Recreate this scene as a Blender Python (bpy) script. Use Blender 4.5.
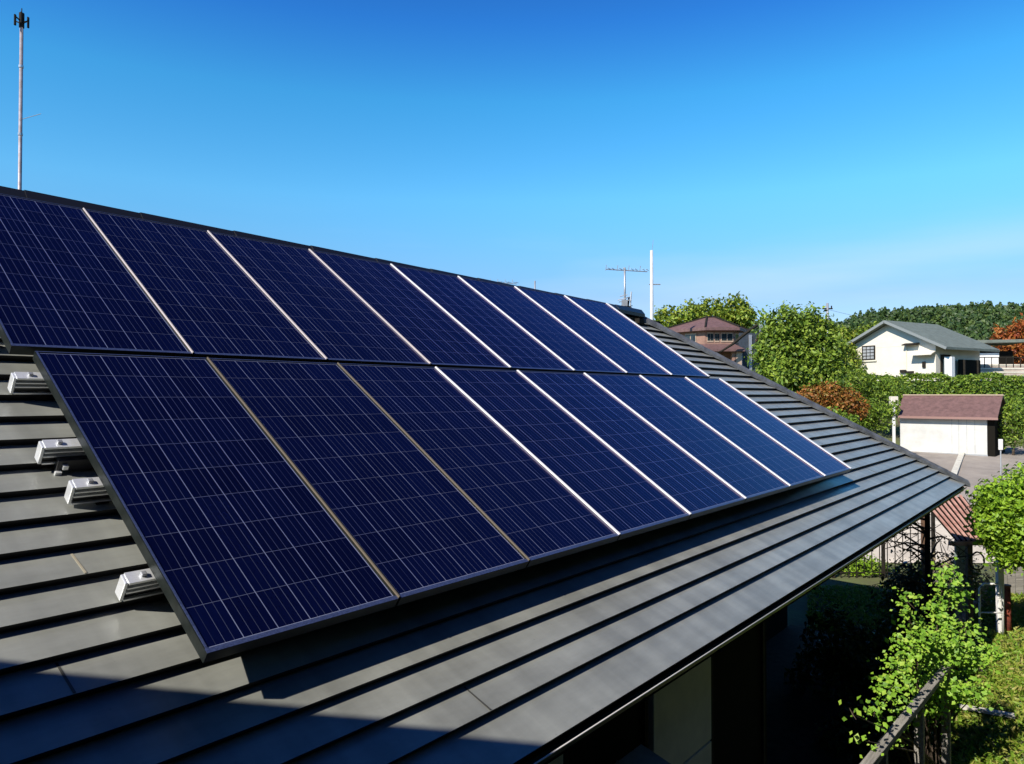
import bpy, math, random
import numpy as np
from mathutils import Vector, Matrix
random.seed(7); rng = np.random.default_rng(7)
R = math.radians
SC = bpy.context.scene
for o in list(bpy.data.objects): bpy.data.objects.remove(o)

# ------------------------------------------------------------------ camera, world, sun, exposure
F_PX, PITCH, YAW = 735.5, R(0.964), R(39.125)      # world: X runs along the eave, Y up the roof, Z up, camera at the origin
cy, sy, cp, sp = math.cos(YAW), math.sin(YAW), math.cos(PITCH), math.sin(PITCH)
FWD = Vector((cy*cp, sy*cp, sp)); RGT = Vector((sy, -cy, 0)); UPV = RGT.cross(FWD)
cd = bpy.data.cameras.new('camera'); cam = bpy.data.objects.new('camera', cd); SC.collection.objects.link(cam)
cam.matrix_world = Matrix((RGT, UPV, -FWD)).transposed().to_4x4()
cd.sensor_width = 36; cd.lens = F_PX/1024*36; cd.clip_start = 0.05; cd.clip_end = 6000
SC.camera = cam
SUN = Vector((-math.cos(R(40))*math.cos(R(4.5)), math.cos(R(40))*math.sin(R(4.5)), math.sin(R(40))))
w = bpy.data.worlds.new('World'); SC.world = w; w.use_nodes = True
nt = w.node_tree; nt.nodes.clear()
sky = nt.nodes.new('ShaderNodeTexSky'); sky.sky_type = 'NISHITA'; sky.sun_disc = False
sky.sun_elevation = R(40); sky.sun_rotation = math.atan2(SUN.x, SUN.y); sky.altitude = 300; sky.air_density = 1.0; sky.dust_density = 0.3; sky.ozone_density = 2.5
gm = nt.nodes.new('ShaderNodeGamma'); gm.inputs[1].default_value = 1.22
hs = nt.nodes.new('ShaderNodeHueSaturation'); hs.inputs['Saturation'].default_value = 1.12; hs.inputs['Value'].default_value = 1.0
bg = nt.nodes.new('ShaderNodeBackground'); bg.inputs[1].default_value = 0.125
wo = nt.nodes.new('ShaderNodeOutputWorld')
nt.links.new(sky.outputs[0], gm.inputs[0]); nt.links.new(gm.outputs[0], hs.inputs['Color'])
# thin streaky cirrus low in the sky
tcw = nt.nodes.new('ShaderNodeTexCoord'); mpw = nt.nodes.new('ShaderNodeMapping'); mpw.inputs['Scale'].default_value = (1.2, 1.2, 9)
nzw = nt.nodes.new('ShaderNodeTexNoise'); nzw.inputs['Scale'].default_value = 1.6; nzw.inputs['Detail'].default_value = 5; nzw.inputs['Roughness'].default_value = .45
sxw = nt.nodes.new('ShaderNodeSeparateXYZ'); rpw = nt.nodes.new('ShaderNodeMapRange'); rpw.inputs['From Min'].default_value = .26; rpw.inputs['From Max'].default_value = .10; rpw.interpolation_type = 'SMOOTHSTEP'
rnw = nt.nodes.new('ShaderNodeMapRange'); rnw.inputs['From Min'].default_value = .38; rnw.inputs['From Max'].default_value = .66; rnw.inputs['To Min'].default_value = .12; rnw.inputs['To Max'].default_value = .62
mlw = nt.nodes.new('ShaderNodeMath'); mlw.operation = 'MULTIPLY'; mxw = nt.nodes.new('ShaderNodeMix'); mxw.data_type = 'RGBA'; mxw.inputs[7].default_value = (3.9, 4.9, 5.5, 1)
nt.links.new(tcw.outputs['Generated'], mpw.inputs[0]); nt.links.new(mpw.outputs[0], nzw.inputs['Vector']); nt.links.new(tcw.outputs['Generated'], sxw.inputs[0])
nt.links.new(sxw.outputs[2], rpw.inputs[0]); nt.links.new(nzw.outputs['Fac'], rnw.inputs[0]); nt.links.new(rpw.outputs[0], mlw.inputs[0]); nt.links.new(rnw.outputs[0], mlw.inputs[1])
nt.links.new(mlw.outputs[0], mxw.inputs[0]); tnt = nt.nodes.new('ShaderNodeValToRGB'); e_ = tnt.color_ramp.elements; [e_.new(.5) for _ in range(5)]
for k_, (p_, c_) in enumerate(((.0, (.36,.40,.48)), (.124, (.37,.42,.51)), (.255, (.56,.90,.83)), (.371, (.37,.94,.92)), (.454, (.235,.67,.93)), (.60, (.17,.36,.66)), (.85, (.06,.14,.32)))): e_[k_].position = p_; e_[k_].color = (*c_, 1)
mtw = nt.nodes.new('ShaderNodeMix'); mtw.data_type = 'RGBA'; mtw.blend_type = 'MULTIPLY'; mtw.inputs[0].default_value = 1
nt.links.new(sxw.outputs[2], tnt.inputs[0]); nt.links.new(hs.outputs[0], mtw.inputs[6]); nt.links.new(tnt.outputs[0], mtw.inputs[7])
nt.links.new(mtw.outputs[2], mxw.inputs[6]); nt.links.new(mxw.outputs[2], bg.inputs[0]); nt.links.new(bg.outputs[0], wo.inputs[0])
sd = bpy.data.lights.new('sun', 'SUN'); sd.energy = 5.0; sd.angle = R(0.5); sd.color = (1.0, 0.93, 0.82)
sun = bpy.data.objects.new('sun', sd); SC.collection.objects.link(sun); sun.rotation_euler = SUN.to_track_quat('Z', 'Y').to_euler()
vs = SC.view_settings; vs.view_transform = 'Standard'; vs.look = 'None'; vs.gamma = 1; vs.exposure = 0.5
SC.cycles.max_bounces = 6; SC.cycles.use_denoising = True

# ------------------------------------------------------------------ helpers
YC = 382 + F_PX*math.tan(PITCH)
def W(D, Rr, z): return Vector((cy*D+sy*Rr, sy*D-cy*Rr, z))        # depth, rightward, height -> world
def B(px, py, D): return W(D, (px-512)/F_PX*D, (YC-py)/F_PX*D)       # where something seen there stands at depth D
ROT = math.atan2(-cy, sy)                                              # local x = rightward, y = away
def link(o, parent=None):
    SC.collection.objects.link(o)
    if parent: o.parent = parent
    return o
def tag(o, label=None, cat=None, group=None, kind=None):
    if label: o['label'] = label
    if cat: o['category'] = cat
    if group: o['group'] = group
    if kind: o['kind'] = kind
    return o
def thing(name, loc, label, cat, group=None, rz=0.0):
    o = bpy.data.objects.new(name, None); o.empty_display_size = .1
    o.location = loc; o.rotation_euler = (0, 0, rz); link(o)
    return tag(o, label, cat, group)
class MB:
    def __init__(s): s.v = []; s.f = []; s.m = []; s.uv = {}
    def poly(s, pts, mi=0, uv=None):
        n = len(s.v); s.v += [tuple(p) for p in pts]
        if uv: s.uv[len(s.f)] = uv
        s.f.append(tuple(range(n, n+len(pts)))); s.m.append(mi); return s
    def hull8(s, c, mi=0):
        n = len(s.v); s.v += [tuple(p) for p in c]
        for q in ((0,3,2,1),(4,5,6,7),(0,1,5,4),(1,2,6,5),(2,3,7,6),(3,0,4,7)): s.f.append(tuple(n+i for i in q)); s.m.append(mi)
        return s
    def box(s, x0, x1, y0, y1, z0, z1, mi=0):
        return s.hull8([(x0,y0,z0),(x1,y0,z0),(x1,y1,z0),(x0,y1,z0),(x0,y0,z1),(x1,y0,z1),(x1,y1,z1),(x0,y1,z1)], mi)
    def bar(s, a, b, w_, h_, mi=0, up=(0,0,1)):
        a = Vector(a); b = Vector(b); d = (b-a).normalized(); u = Vector(up)
        if abs(d.dot(u)) > .98: u = Vector((1,0,0))
        x = d.cross(u).normalized()*w_/2; y = x.cross(d).normalized()*h_/2
        return s.hull8([a-x-y, a+x-y, b+x-y, b-x-y, a-x+y, a+x+y, b+x+y, b-x+y], mi)
    def tube(s, pts, rad, seg=8, mi=0, cap=True):
        pts = [Vector(p) for p in pts]; rad = rad if hasattr(rad, '__len__') else [rad]*len(pts)
        base = len(s.v); px_ = None
        for i, p in enumerate(pts):
            d = (pts[min(i+1, len(pts)-1)]-pts[max(i-1, 0)]).normalized()
            if px_ is None: px_ = d.cross(Vector((0,0,1)) if abs(d.z) < .9 else Vector((1,0,0))).normalized()
            else: px_ = (px_ - d*px_.dot(d)).normalized()
            py_ = d.cross(px_)
            for k in range(seg):
                a = 2*math.pi*k/seg; s.v.append(tuple(p+(px_*math.cos(a)+py_*math.sin(a))*rad[i]))
        for i in range(len(pts)-1):
            for k in range(seg):
                a = base+i*seg+k; b = base+i*seg+(k+1) % seg
                s.f.append((a, b, b+seg, a+seg)); s.m.append(mi)
        if cap:
            s.f.append(tuple(base+k for k in range(seg))[::-1]); s.m.append(mi)
            s.f.append(tuple(base+(len(pts)-1)*seg+k for k in range(seg))); s.m.append(mi)
        return s
    def build(s, name, mats, parent=None, smooth=False, bevel=0):
        me = bpy.data.meshes.new(name); me.from_pydata(s.v, [], s.f)
        mats = mats if isinstance(mats, (list, tuple)) else [mats]
        for m in mats: me.materials.append(m)
        me.polygons.foreach_set('material_index', s.m)
        if smooth: me.polygons.foreach_set('use_smooth', [True]*len(s.f))
        if s.uv:
            l = me.uv_layers.new(name='UVMap')
            for fi, uv in s.uv.items():
                p = me.polygons[fi]
                for k, li in enumerate(p.loop_indices): l.data[li].uv = uv[k]
        me.validate(); me.update()
        o = bpy.data.objects.new(name, me); link(o, parent)
        if bevel:
            b = o.modifiers.new('bevel', 'BEVEL'); b.width = bevel; b.segments = 2; b.limit_method = 'ANGLE'
        return o

# ------------------------------------------------------------------ materials
def mat(name, col, rough=.6, metal=0., spec=.5, var=0., vscale=4., bump=0., bscale=30., col2=None, stretch=None, coat=0.):
    m = bpy.data.materials.new(name); m.use_nodes = True; n = m.node_tree; p = n.nodes['Principled BSDF']
    p.inputs['Base Color'].default_value = (*col, 1); p.inputs['Roughness'].default_value = rough
    p.inputs['Metallic'].default_value = metal; p.inputs['Specular IOR Level'].default_value = spec
    if coat: p.inputs['Coat Weight'].default_value = coat
    tc = n.nodes.new('ShaderNodeTexCoord'); mp = n.nodes.new('ShaderNodeMapping'); n.links.new(tc.outputs['Object'], mp.inputs[0])
    if stretch: mp.inputs['Scale'].default_value = stretch
    if var or col2:
        nz = n.nodes.new('ShaderNodeTexNoise'); nz.inputs['Scale'].default_value = vscale; nz.inputs['Detail'].default_value = 8; nz.inputs['Roughness'].default_value = .65
        n.links.new(mp.outputs[0], nz.inputs['Vector'])
        r = n.nodes.new('ShaderNodeValToRGB'); n.links.new(nz.outputs['Fac'], r.inputs[0])
        c2 = col2 if col2 else tuple(c*(1-var) for c in col); c1 = col if col2 else tuple(min(1, c*(1+var)) for c in col)
        r.color_ramp.elements[0].position = .36; r.color_ramp.elements[1].position = .66
        r.color_ramp.elements[0].color = (*c2, 1); r.color_ramp.elements[1].color = (*c1, 1)
        n.links.new(r.outputs[0], p.inputs['Base Color'])
        mr = n.nodes.new('ShaderNodeMapRange'); mr.inputs['To Min'].default_value = rough*1.2; mr.inputs['To Max'].default_value = rough*.8
        n.links.new(nz.outputs['Fac'], mr.inputs[0]); n.links.new(mr.outputs[0], p.inputs['Roughness'])
    if bump:
        nb = n.nodes.new('ShaderNodeTexNoise'); nb.inputs['Scale'].default_value = bscale; nb.inputs['Detail'].default_value = 6
        n.links.new(mp.outputs[0], nb.inputs['Vector']); b = n.nodes.new('ShaderNodeBump'); b.inputs['Strength'].default_value = bump; b.inputs['Distance'].default_value = .02
        n.links.new(nb.outputs['Fac'], b.inputs['Height']); n.links.new(b.outputs[0], p.inputs['Normal'])
    return m
def leafmat(name, cols, rough=.5, trans=.25):
    m = bpy.data.materials.new(name); m.use_nodes = True; n = m.node_tree; p = n.nodes['Principled BSDF']
    g = n.nodes.new('ShaderNodeNewGeometry'); r = n.nodes.new('ShaderNodeValToRGB'); n.links.new(g.outputs['Random Per Island'], r.inputs[0])
    e = r.color_ramp.elements
    while len(e) < len(cols): e.new(.5)
    for i, c in enumerate(cols): e[i].position = i/(len(cols)-1); e[i].color = (*c, 1)
    n.links.new(r.outputs[0], p.inputs['Base Color']); p.inputs['Roughness'].default_value = rough; p.inputs['Specular IOR Level'].default_value = .35
    t = n.nodes.new('ShaderNodeBsdfTranslucent'); n.links.new(r.outputs[0], t.inputs[0])
    mx = n.nodes.new('ShaderNodeMixShader'); mx.inputs[0].default_value = trans
    n.links.new(p.outputs[0], mx.inputs[1]); n.links.new(t.outputs[0], mx.inputs[2]); n.links.new(mx.outputs[0], n.nodes['Material Output'].inputs[0])
    return m
M = {}
M['roof'] = mat('roof_metal', (.275,.285,.26), .38, .2, .5, var=.15, vscale=2.2, bump=.06, bscale=9, stretch=(.6,2,2))
n = M['roof'].node_tree; p = n.nodes['Principled BSDF']; src = p.inputs['Base Color'].links[0].from_socket
tc = n.nodes.new('ShaderNodeTexCoord'); mp = n.nodes.new('ShaderNodeMapping'); mp.inputs['Scale'].default_value = (5,.5,.5); nz = n.nodes.new('ShaderNodeTexNoise'); nz.inputs['Scale'].default_value = 1.3; nz.inputs['Detail'].default_value = 7
n.links.new(tc.outputs['Object'], mp.inputs[0]); n.links.new(mp.outputs[0], nz.inputs['Vector'])
r_ = n.nodes.new('ShaderNodeMapRange'); r_.inputs['From Min'].default_value = .35; r_.inputs['From Max'].default_value = .7; r_.inputs['To Min'].default_value = .80; r_.inputs['To Max'].default_value = 1.1
n.links.new(nz.outputs['Fac'], r_.inputs[0]); mm = n.nodes.new('ShaderNodeVectorMath'); mm.operation = 'SCALE'; n.links.new(src, mm.inputs[0]); n.links.new(r_.outputs[0], mm.inputs['Scale'])
sp_ = n.nodes.new('ShaderNodeTexVoronoi'); sp_.inputs['Scale'].default_value = 14; n.links.new(tc.outputs['Object'], sp_.inputs['Vector'])
sr_ = n.nodes.new('ShaderNodeMapRange'); sr_.inputs['From Min'].default_value = .03; sr_.inputs['From Max'].default_value = .07; sr_.inputs['To Min'].default_value = .82; sr_.inputs['To Max'].default_value = 1
n.links.new(sp_.outputs['Distance'], sr_.inputs[0]); m3 = n.nodes.new('ShaderNodeVectorMath'); m3.operation = 'SCALE'; n.links.new(mm.outputs[0], m3.inputs[0]); n.links.new(sr_.outputs[0], m3.inputs['Scale']); n.links.new(m3.outputs[0], p.inputs['Base Color'])
M['roof_shade'] = mat('roof_lap_shade', (.006,.006,.007), .55, 0, .3)  # near-black paints the shade onto the lap risers
M['roofdk'] = mat('dark_roof', (.05,.05,.05), .6)
M['pole'] = mat('pale_pole', (.52,.53,.54), .5, var=.1)
M['joint'] = mat('roof_joint', (.3,.27,.2), .7)
M['jointd'] = mat('roof_joint_dark', (.04,.04,.035), .7)
M['cap'] = mat('ridge_cap_metal', (.14,.15,.165), .4, .35, .5, var=.35, vscale=6, bump=.3, bscale=25)
M['black'] = mat('black_paint', (.008,.009,.012), .4)
M['frame'] = mat('anodised_frame', (.018,.024,.022), .35, .5, var=.3, vscale=20)
M['lip'] = mat('frame_lip', (.055,.075,.17), .4, .4, var=.35, vscale=140)
M['silver'] = mat('silver_strip', (.84,.83,.82), .45, .1, .6)
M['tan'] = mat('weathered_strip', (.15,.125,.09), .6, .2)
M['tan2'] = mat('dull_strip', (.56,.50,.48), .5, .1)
M['alu_shade'] = mat('rail_side_shade', (.30,.31,.32), .4, .6)  # darker than the flanges: shade painted on the unlit rail faces
M['alu'] = mat('rail_aluminium', (.86,.88,.9), .33, .55, var=.1, vscale=40, stretch=(1,8,8))
M['white'] = mat('white_paint', (.78,.77,.74), .55, var=.06, vscale=6)
M['cream'] = mat('cream_siding', (.66,.61,.52), .7, var=.06, vscale=1.5)
M['pale'] = mat('pale_wall_panel', (.68,.66,.54), .6, var=.08, vscale=5)
M['brown'] = mat('brown_tile', (.135,.075,.07), .65, var=.25, vscale=5, bump=.4, bscale=14)
M['dark'] = mat('dark_wood', (.02,.017,.013), .85, 0, .2, var=.3, vscale=8)
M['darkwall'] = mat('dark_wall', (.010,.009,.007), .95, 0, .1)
M['greyroof'] = mat('grey_green_shingle', (.13,.15,.125), .7, var=.2, vscale=3, bump=.4, bscale=10)
M['glass'] = mat('window_glass', (.02,.03,.035), .08, 0, .8)
M['wood'] = mat('grey_timber', (.26,.245,.22), .8, var=.35, vscale=6, bump=.6, bscale=30, stretch=(.3,6,6))
M['brownwood'] = mat('brown_timber', (.13,.075,.045), .8, var=.3, vscale=10)
M['rust'] = mat('rust_metal', (.36,.19,.15), .8, col2=(.22,.10,.07), vscale=12)
M['redrust'] = mat('red_rust', (.35,.07,.035), .85, col2=(.12,.03,.02), vscale=14)
M['grey'] = mat('grey_paint', (.30,.32,.34), .55, var=.15, vscale=5)
M['steel'] = mat('galvanised_steel', (.45,.46,.48), .4, .6, var=.2, vscale=20)
M['mast'] = mat('mast_paint', (.36,.34,.38), .5, .2, col2=(.24,.20,.20), vscale=9)
M['bark'] = mat('bark', (.09,.065,.045), .9, var=.4, vscale=9, bump=.8)
M['darkbark'] = mat('dark_bark', (.03,.025,.02), .9, var=.4, vscale=9, bump=.8)
M['conc'] = mat('pale_concrete', (.66,.59,.48), .85, col2=(.46,.41,.34), vscale=1.6, bump=.3)
M['asph'] = mat('worn_asphalt', (.33,.29,.25), .9, col2=(.24,.21,.185), vscale=.9, bump=.3, bscale=60)
M['kerb'] = mat('kerb_stone', (.55,.53,.46), .8, var=.15)
M['stone'] = mat('terrace_stone', (.40,.34,.28), .85, var=.25, vscale=2)
M['rock'] = mat('pale_rock', (.46,.42,.36), .9, col2=(.22,.2,.17), vscale=5, bump=.8, bscale=8)
M['ground'] = mat('soil_and_grass', (.10,.13,.035), .95, col2=(.07,.06,.035), vscale=1.1, bump=.6, bscale=20)
M['hill'] = mat('hill_grass', (.10,.15,.05), .95, col2=(.06,.10,.035), vscale=.06)
L_yg = leafmat('leaves_yellow_green', [(.06,.11,.012),(.16,.25,.02),(.24,.32,.035),(.28,.28,.03)])
L_gr = leafmat('leaves_green', [(.04,.08,.01),(.11,.19,.018),(.20,.30,.03),(.28,.36,.045)])
L_li = leafmat('leaves_lime', [(.08,.16,.012),(.16,.30,.015),(.24,.40,.025),(.32,.46,.04)])
L_vi = leafmat('leaves_vine', [(.10,.22,.02),(.18,.36,.03),(.26,.46,.04),(.36,.50,.07)], trans=.35)
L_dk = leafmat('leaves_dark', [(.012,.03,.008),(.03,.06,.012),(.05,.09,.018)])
L_rd = leafmat('leaves_russet', [(.10,.09,.015),(.28,.09,.02),(.36,.15,.03),(.14,.15,.02)])
L_or = leafmat('leaves_orange', [(.20,.04,.012),(.34,.09,.02),(.38,.16,.03)])
L_he = leafmat('leaves_hedge', [(.05,.11,.012),(.11,.19,.018),(.17,.27,.025),(.25,.32,.035)])
L_dry = leafmat('leaves_dry_tan', [(.10,.07,.04),(.30,.23,.14),(.50,.42,.30),(.16,.20,.05)])
L_cn = leafmat('needles_dark', [(.018,.045,.012),(.04,.08,.018),(.07,.11,.025)], trans=.1)
L_gs = leafmat('grass_blades', [(.09,.18,.015),(.18,.30,.025),(.28,.34,.05),(.34,.31,.09)], trans=.3)

def solar_cells():
    m = bpy.data.materials.new('solar_cells'); m.use_nodes = True; n = m.node_tree; L = n.links; p = n.nodes['Principled BSDF']
    uv = n.nodes.new('ShaderNodeUVMap'); s = n.nodes.new('ShaderNodeSeparateXYZ'); L.new(uv.outputs[0], s.inputs[0])
    oi = n.nodes.new('ShaderNodeObjectInfo')
    def mth(op, a, b=None, c=None):
        k = n.nodes.new('ShaderNodeMath'); k.operation = op
        for i, v in enumerate((a, b, c)):
            if v is None: continue
            if isinstance(v, (int, float)): k.inputs[i].default_value = v
            else: L.new(v, k.inputs[i])
        return k.outputs[0]
    def line(coord, cnt, half):      # 1 on a line at each integer of coord*cnt
        return mth('LESS_THAN', mth('ABSOLUTE', mth('SUBTRACT', mth('FRACT', mth('ADD', mth('MULTIPLY', coord, cnt), .5)), .5)), half)
    u, v = s.outputs[0], s.outputs[1]
    bus = line(u, 24, .034); gap = line(u, 6, .013); row = line(v, 10, .007)
    edge = mth('MAXIMUM', mth('GREATER_THAN', mth('ABSOLUTE', mth('SUBTRACT', u, .5)), .4945), mth('GREATER_THAN', mth('ABSOLUTE', mth('SUBTRACT', v, .5)), .4975))
    # brightness of each busbar differs a little
    wn = n.nodes.new('ShaderNodeTexWhiteNoise'); wn.noise_dimensions = '2D'; cb = n.nodes.new('ShaderNodeCombineXYZ')
    L.new(mth('ADD', mth('FLOOR', mth('ADD', mth('MULTIPLY', u, 24), .5)), mth('MULTIPLY', oi.outputs['Random'], 91)), cb.inputs[0]); L.new(mth('FLOOR', mth('MULTIPLY', v, 1)), cb.inputs[1])
    L.new(cb.outputs[0], wn.inputs['Vector'])
    wc = n.nodes.new('ShaderNodeTexWhiteNoise'); wc.noise_dimensions = '2D'; cc = n.nodes.new('ShaderNodeCombineXYZ')
    L.new(mth('ADD', mth('FLOOR', mth('MULTIPLY', u, 6)), mth('MULTIPLY', oi.outputs['Random'], 57)), cc.inputs[0]); L.new(mth('FLOOR', mth('MULTIPLY', v, 10)), cc.inputs[1]); L.new(cc.outputs[0], wc.inputs['Vector'])
    # poly-crystalline mottling
    vo = n.nodes.new('ShaderNodeTexVoronoi'); vo.inputs['Scale'].default_value = 70; L.new(uv.outputs[0], vo.inputs['Vector'])
    tone = mth('ADD', mth('MULTIPLY', wc.outputs['Value'], .30), mth('MULTIPLY', vo.outputs['Distance'], .2))
    mixc = n.nodes.new('ShaderNodeMix'); mixc.data_type = 'RGBA'; L.new(tone, mixc.inputs[0])
    mixc.inputs[6].default_value = (.0010,.0018,.015,1); mixc.inputs[7].default_value = (.002,.0045,.036,1)
    amt = mth('MAXIMUM', mth('MULTIPLY', bus, mth('ADD', mth('MULTIPLY', wn.outputs['Value'], .23), .05)), mth('MAXIMUM', mth('MULTIPLY', gap, .62), mth('MAXIMUM', mth('MULTIPLY', row, .28), mth('MULTIPLY', edge, .85))))
    m2 = n.nodes.new('ShaderNodeMix'); m2.data_type = 'RGBA'; L.new(amt, m2.inputs[0]); L.new(mixc.outputs[2], m2.inputs[6]); m2.inputs[7].default_value = (.22,.25,.40,1)
    L.new(m2.outputs[2], p.inputs['Base Color']); p.inputs['Roughness'].default_value = .16; p.inputs['IOR'].default_value = 1.45; p.inputs['Specular IOR Level'].default_value = .24
    nz = n.nodes.new('ShaderNodeTexNoise'); nz.inputs['Scale'].default_value = 5; nz.inputs['Detail'].default_value = 3; L.new(uv.outputs[0], nz.inputs['Vector'])
    L.new(mth('ADD', mth('MULTIPLY', nz.outputs['Fac'], .12), .10), p.inputs['Roughness'])
    # anti-reflective glass: violet-blue tinted mirror over the dark cells
    df = n.nodes.new('ShaderNodeBsdfDiffuse'); gl = n.nodes.new('ShaderNodeBsdfGlossy'); fr = n.nodes.new('ShaderNodeFresnel'); mx = n.nodes.new('ShaderNodeMixShader')
    L.new(m2.outputs[2], df.inputs[0]); gl.inputs[0].default_value = (.62,.50,.74,1); fr.inputs[0].default_value = 1.36
    L.new(mth('ADD', mth('MULTIPLY', nz.outputs['Fac'], .12), .10), gl.inputs['Roughness'])
    L.new(fr.outputs[0], mx.inputs[0]); L.new(df.outputs[0], mx.inputs[1]); L.new(gl.outputs[0], mx.inputs[2]); L.new(mx.outputs[0], n.nodes['Material Output'].inputs[0])
    n.nodes.remove(p)
    return m
M['cells'] = solar_cells()

# ------------------------------------------------------------------ foliage
def leaves(name, m, parent, P, Nn, size, aspect=.55, fold=.25):
    """P leaf centres, Nn rough normals; each leaf is a folded diamond."""
    n = len(P); t = rng.normal(size=(n,3)); t -= (t*Nn).sum(1,keepdims=True)*Nn; t /= np.linalg.norm(t,axis=1,keepdims=True)+1e-9
    b = np.cross(Nn, t); sz = (size*(.45+1.15*rng.random(n)**1.4))[:,None]
    V = np.empty((n,4,3)); V[:,0] = P-t*sz; V[:,1] = P+b*sz*aspect+Nn*sz*fold; V[:,2] = P+t*sz; V[:,3] = P-b*sz*aspect+Nn*sz*fold
    F = np.arange(n*4).reshape(n,4); Ft = np.concatenate([F[:,[0,1,2]],F[:,[0,2,3]]],1).reshape(-1,3)
    me = bpy.data.meshes.new(name); me.vertices.add(n*4); me.vertices.foreach_set('co', V.ravel())
    k = len(Ft); me.loops.add(k*3); me.loops.foreach_set('vertex_index', Ft.ravel().astype(np.int32))
    me.polygons.add(k); me.polygons.foreach_set('loop_start', (np.arange(k)*3).astype(np.int32)); me.update(calc_edges=True)
    me.materials.append(m); return link(bpy.data.objects.new(name, me), parent)
def lump_points(lumps, ncl, per, spread, shell=.5, flat=1.0):
    lumps = np.array(lumps, float); wgt = lumps[:,3]**2; idx = rng.choice(len(lumps), ncl, p=wgt/wgt.sum())
    d = rng.normal(size=(ncl,3)); d /= np.linalg.norm(d,axis=1,keepdims=True)
    rad = lumps[idx,3]*(shell+(1.08-shell)*rng.random(ncl)**.6)
    C = lumps[idx,:3]+d*rad[:,None]*np.array([1,1,flat])
    P = np.repeat(C,per,0)+rng.normal(size=(ncl*per,3))*spread
    Nn = np.repeat(d,per,0)*.9+rng.normal(size=(ncl*per,3))*.75+np.array([0,0,.35]); Nn /= np.linalg.norm(Nn,axis=1,keepdims=True)
    return P, Nn
def tree(name, base, label, cat, lumps, lm, ncl, per, spread, size, trunk_r=.12, bark='bark', group=None, shell=.5, part='crown', limbs=True):
    """lumps: (x, y, z, r) in local metres (x right, y away, z up from the base)"""
    t = thing(name, base, label, cat, group, ROT)
    if cat == 'tree':      # uneven outline: small offshoots round each limb
        ex = []
        for (x_,y_,z_,r_) in lumps:
            for _ in range(3):
                v_ = Vector([random.gauss(0,1) for _ in range(3)]).normalized()*r_*random.uniform(.85,1.2); ex.append((x_+v_.x,y_+v_.y,z_+v_.z,r_*random.uniform(.22,.42)))
        lumps = list(lumps)+ex
    P, Nn = lump_points(lumps, ncl, per, spread, shell)
    keep = P[:,2] > .03; leaves(part, lm, t, P[keep], Nn[keep], size)
    mb = MB(); L0 = np.array(lumps, float); L0 = L0[:len(L0)//4] if cat == 'tree' else L0; c = L0[:,:3].mean(0); zt = max(.2, L0[:,2].min()*.8)
    fork = Vector((c[0]*.4, c[1]*.4, zt))
    mb.tube([(0,0,-.2),(c[0]*.15,c[1]*.1,zt*.5),fork], [trunk_r,trunk_r*.85,trunk_r*.7], 7)
    if limbs:
        for l in L0:
            e = Vector(l[:3]); mid = fork.lerp(e,.5)+Vector((random.uniform(-.1,.1)*l[3],random.uniform(-.1,.1)*l[3],.15*l[3]))
            mb.tube([fork, mid, e], [trunk_r*.55, trunk_r*.35, trunk_r*.12], 5)
            for k in range(3):
                q = e+Vector([random.uniform(-1,1)*l[3]*.8 for _ in range(3)]); mb.tube([mid.lerp(e,.6), q], [trunk_r*.2, trunk_r*.06], 4)
    mb.build('trunk' if cat == 'tree' else 'stems', M[bark], t, smooth=True)
    return t

# ------------------------------------------------------------------ ground
GZ = [(-40,-4.2),(0,-4.2),(13,-4.2),(24,-3.6),(33,-2.85),(38,-2.7),(41.5,-1.3),(46,-.9),(60,.6),(100,3.5),(170,6),(260,8),(6000,8)]
def gz(D):
    for (a,za),(b,zb) in zip(GZ,GZ[1:]):
        if D <= b:
            t = max(0,(D-a)/(b-a)); return za+(zb-za)*t
    return 8
Ds = [-3000,-600,-100,-40,-20,-10,0,4,8,11,13,16,20,24,28,33,35.5,38,39.7,41.5,44,46,53,60,80,100,130,170,210,260,400,900,2500]
Rs = [-2500,-900,-300,-100,-40,-20,-10,-4,0,4,8,12,16,20,25,30,40,60,100,180,300,600,1200,2500]
mb = MB()
for i in range(len(Ds)-1):
    for j in range(len(Rs)-1):
        mb.poly([W(Ds[i],Rs[j],gz(Ds[i])),W(Ds[i],Rs[j+1],gz(Ds[i])),W(Ds[i+1],Rs[j+1],gz(Ds[i+1])),W(Ds[i+1],Rs[j],gz(Ds[i+1]))][::1])
g = mb.build('ground', M['ground']); g['kind'] = 'structure'
def sheet(name, quads, m, lift, kind='structure'):
    mb = MB()
    for (D0,D1,Ra,Rb) in quads:
        cuts = sorted({D0,D1,*[d for d in Ds if D0 < d < D1]})
        for a,b in zip(cuts,cuts[1:]):
            f0=(a-D0)/(D1-D0); f1=(b-D0)/(D1-D0); r=lambda q,f: q[0]+(q[1]-q[0])*f
            mb.poly([W(a,r(Ra,f0),gz(a)+lift),W(a,r(Rb,f0),gz(a)+lift),W(b,r(Rb,f1),gz(b)+lift),W(b,r(Ra,f1),gz(b)+lift)])
    o = mb.build(name, m); o['kind'] = kind; return o
sheet('road', [(24,38,(9,14),(34,40))], M['asph'], .012)
sheet('concrete_yard', [(17.3,23.2,(7.0,9.0),(12.6,15))], M['conc'], .016)
mb = MB(); a = W(24.2,14.2,gz(24.2)); b = W(34.2,20.9,gz(34.2)); m_ = W(29,17.4,gz(29))
mb.bar(a+Vector((0,0,.05)), m_+Vector((0,0,.05)), .22, .14).bar(m_+Vector((0,0,.05)), b+Vector((0,0,.05)), .22, .14)
o = mb.build('kerb', M['kerb']); o['kind'] = 'structure'

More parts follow.
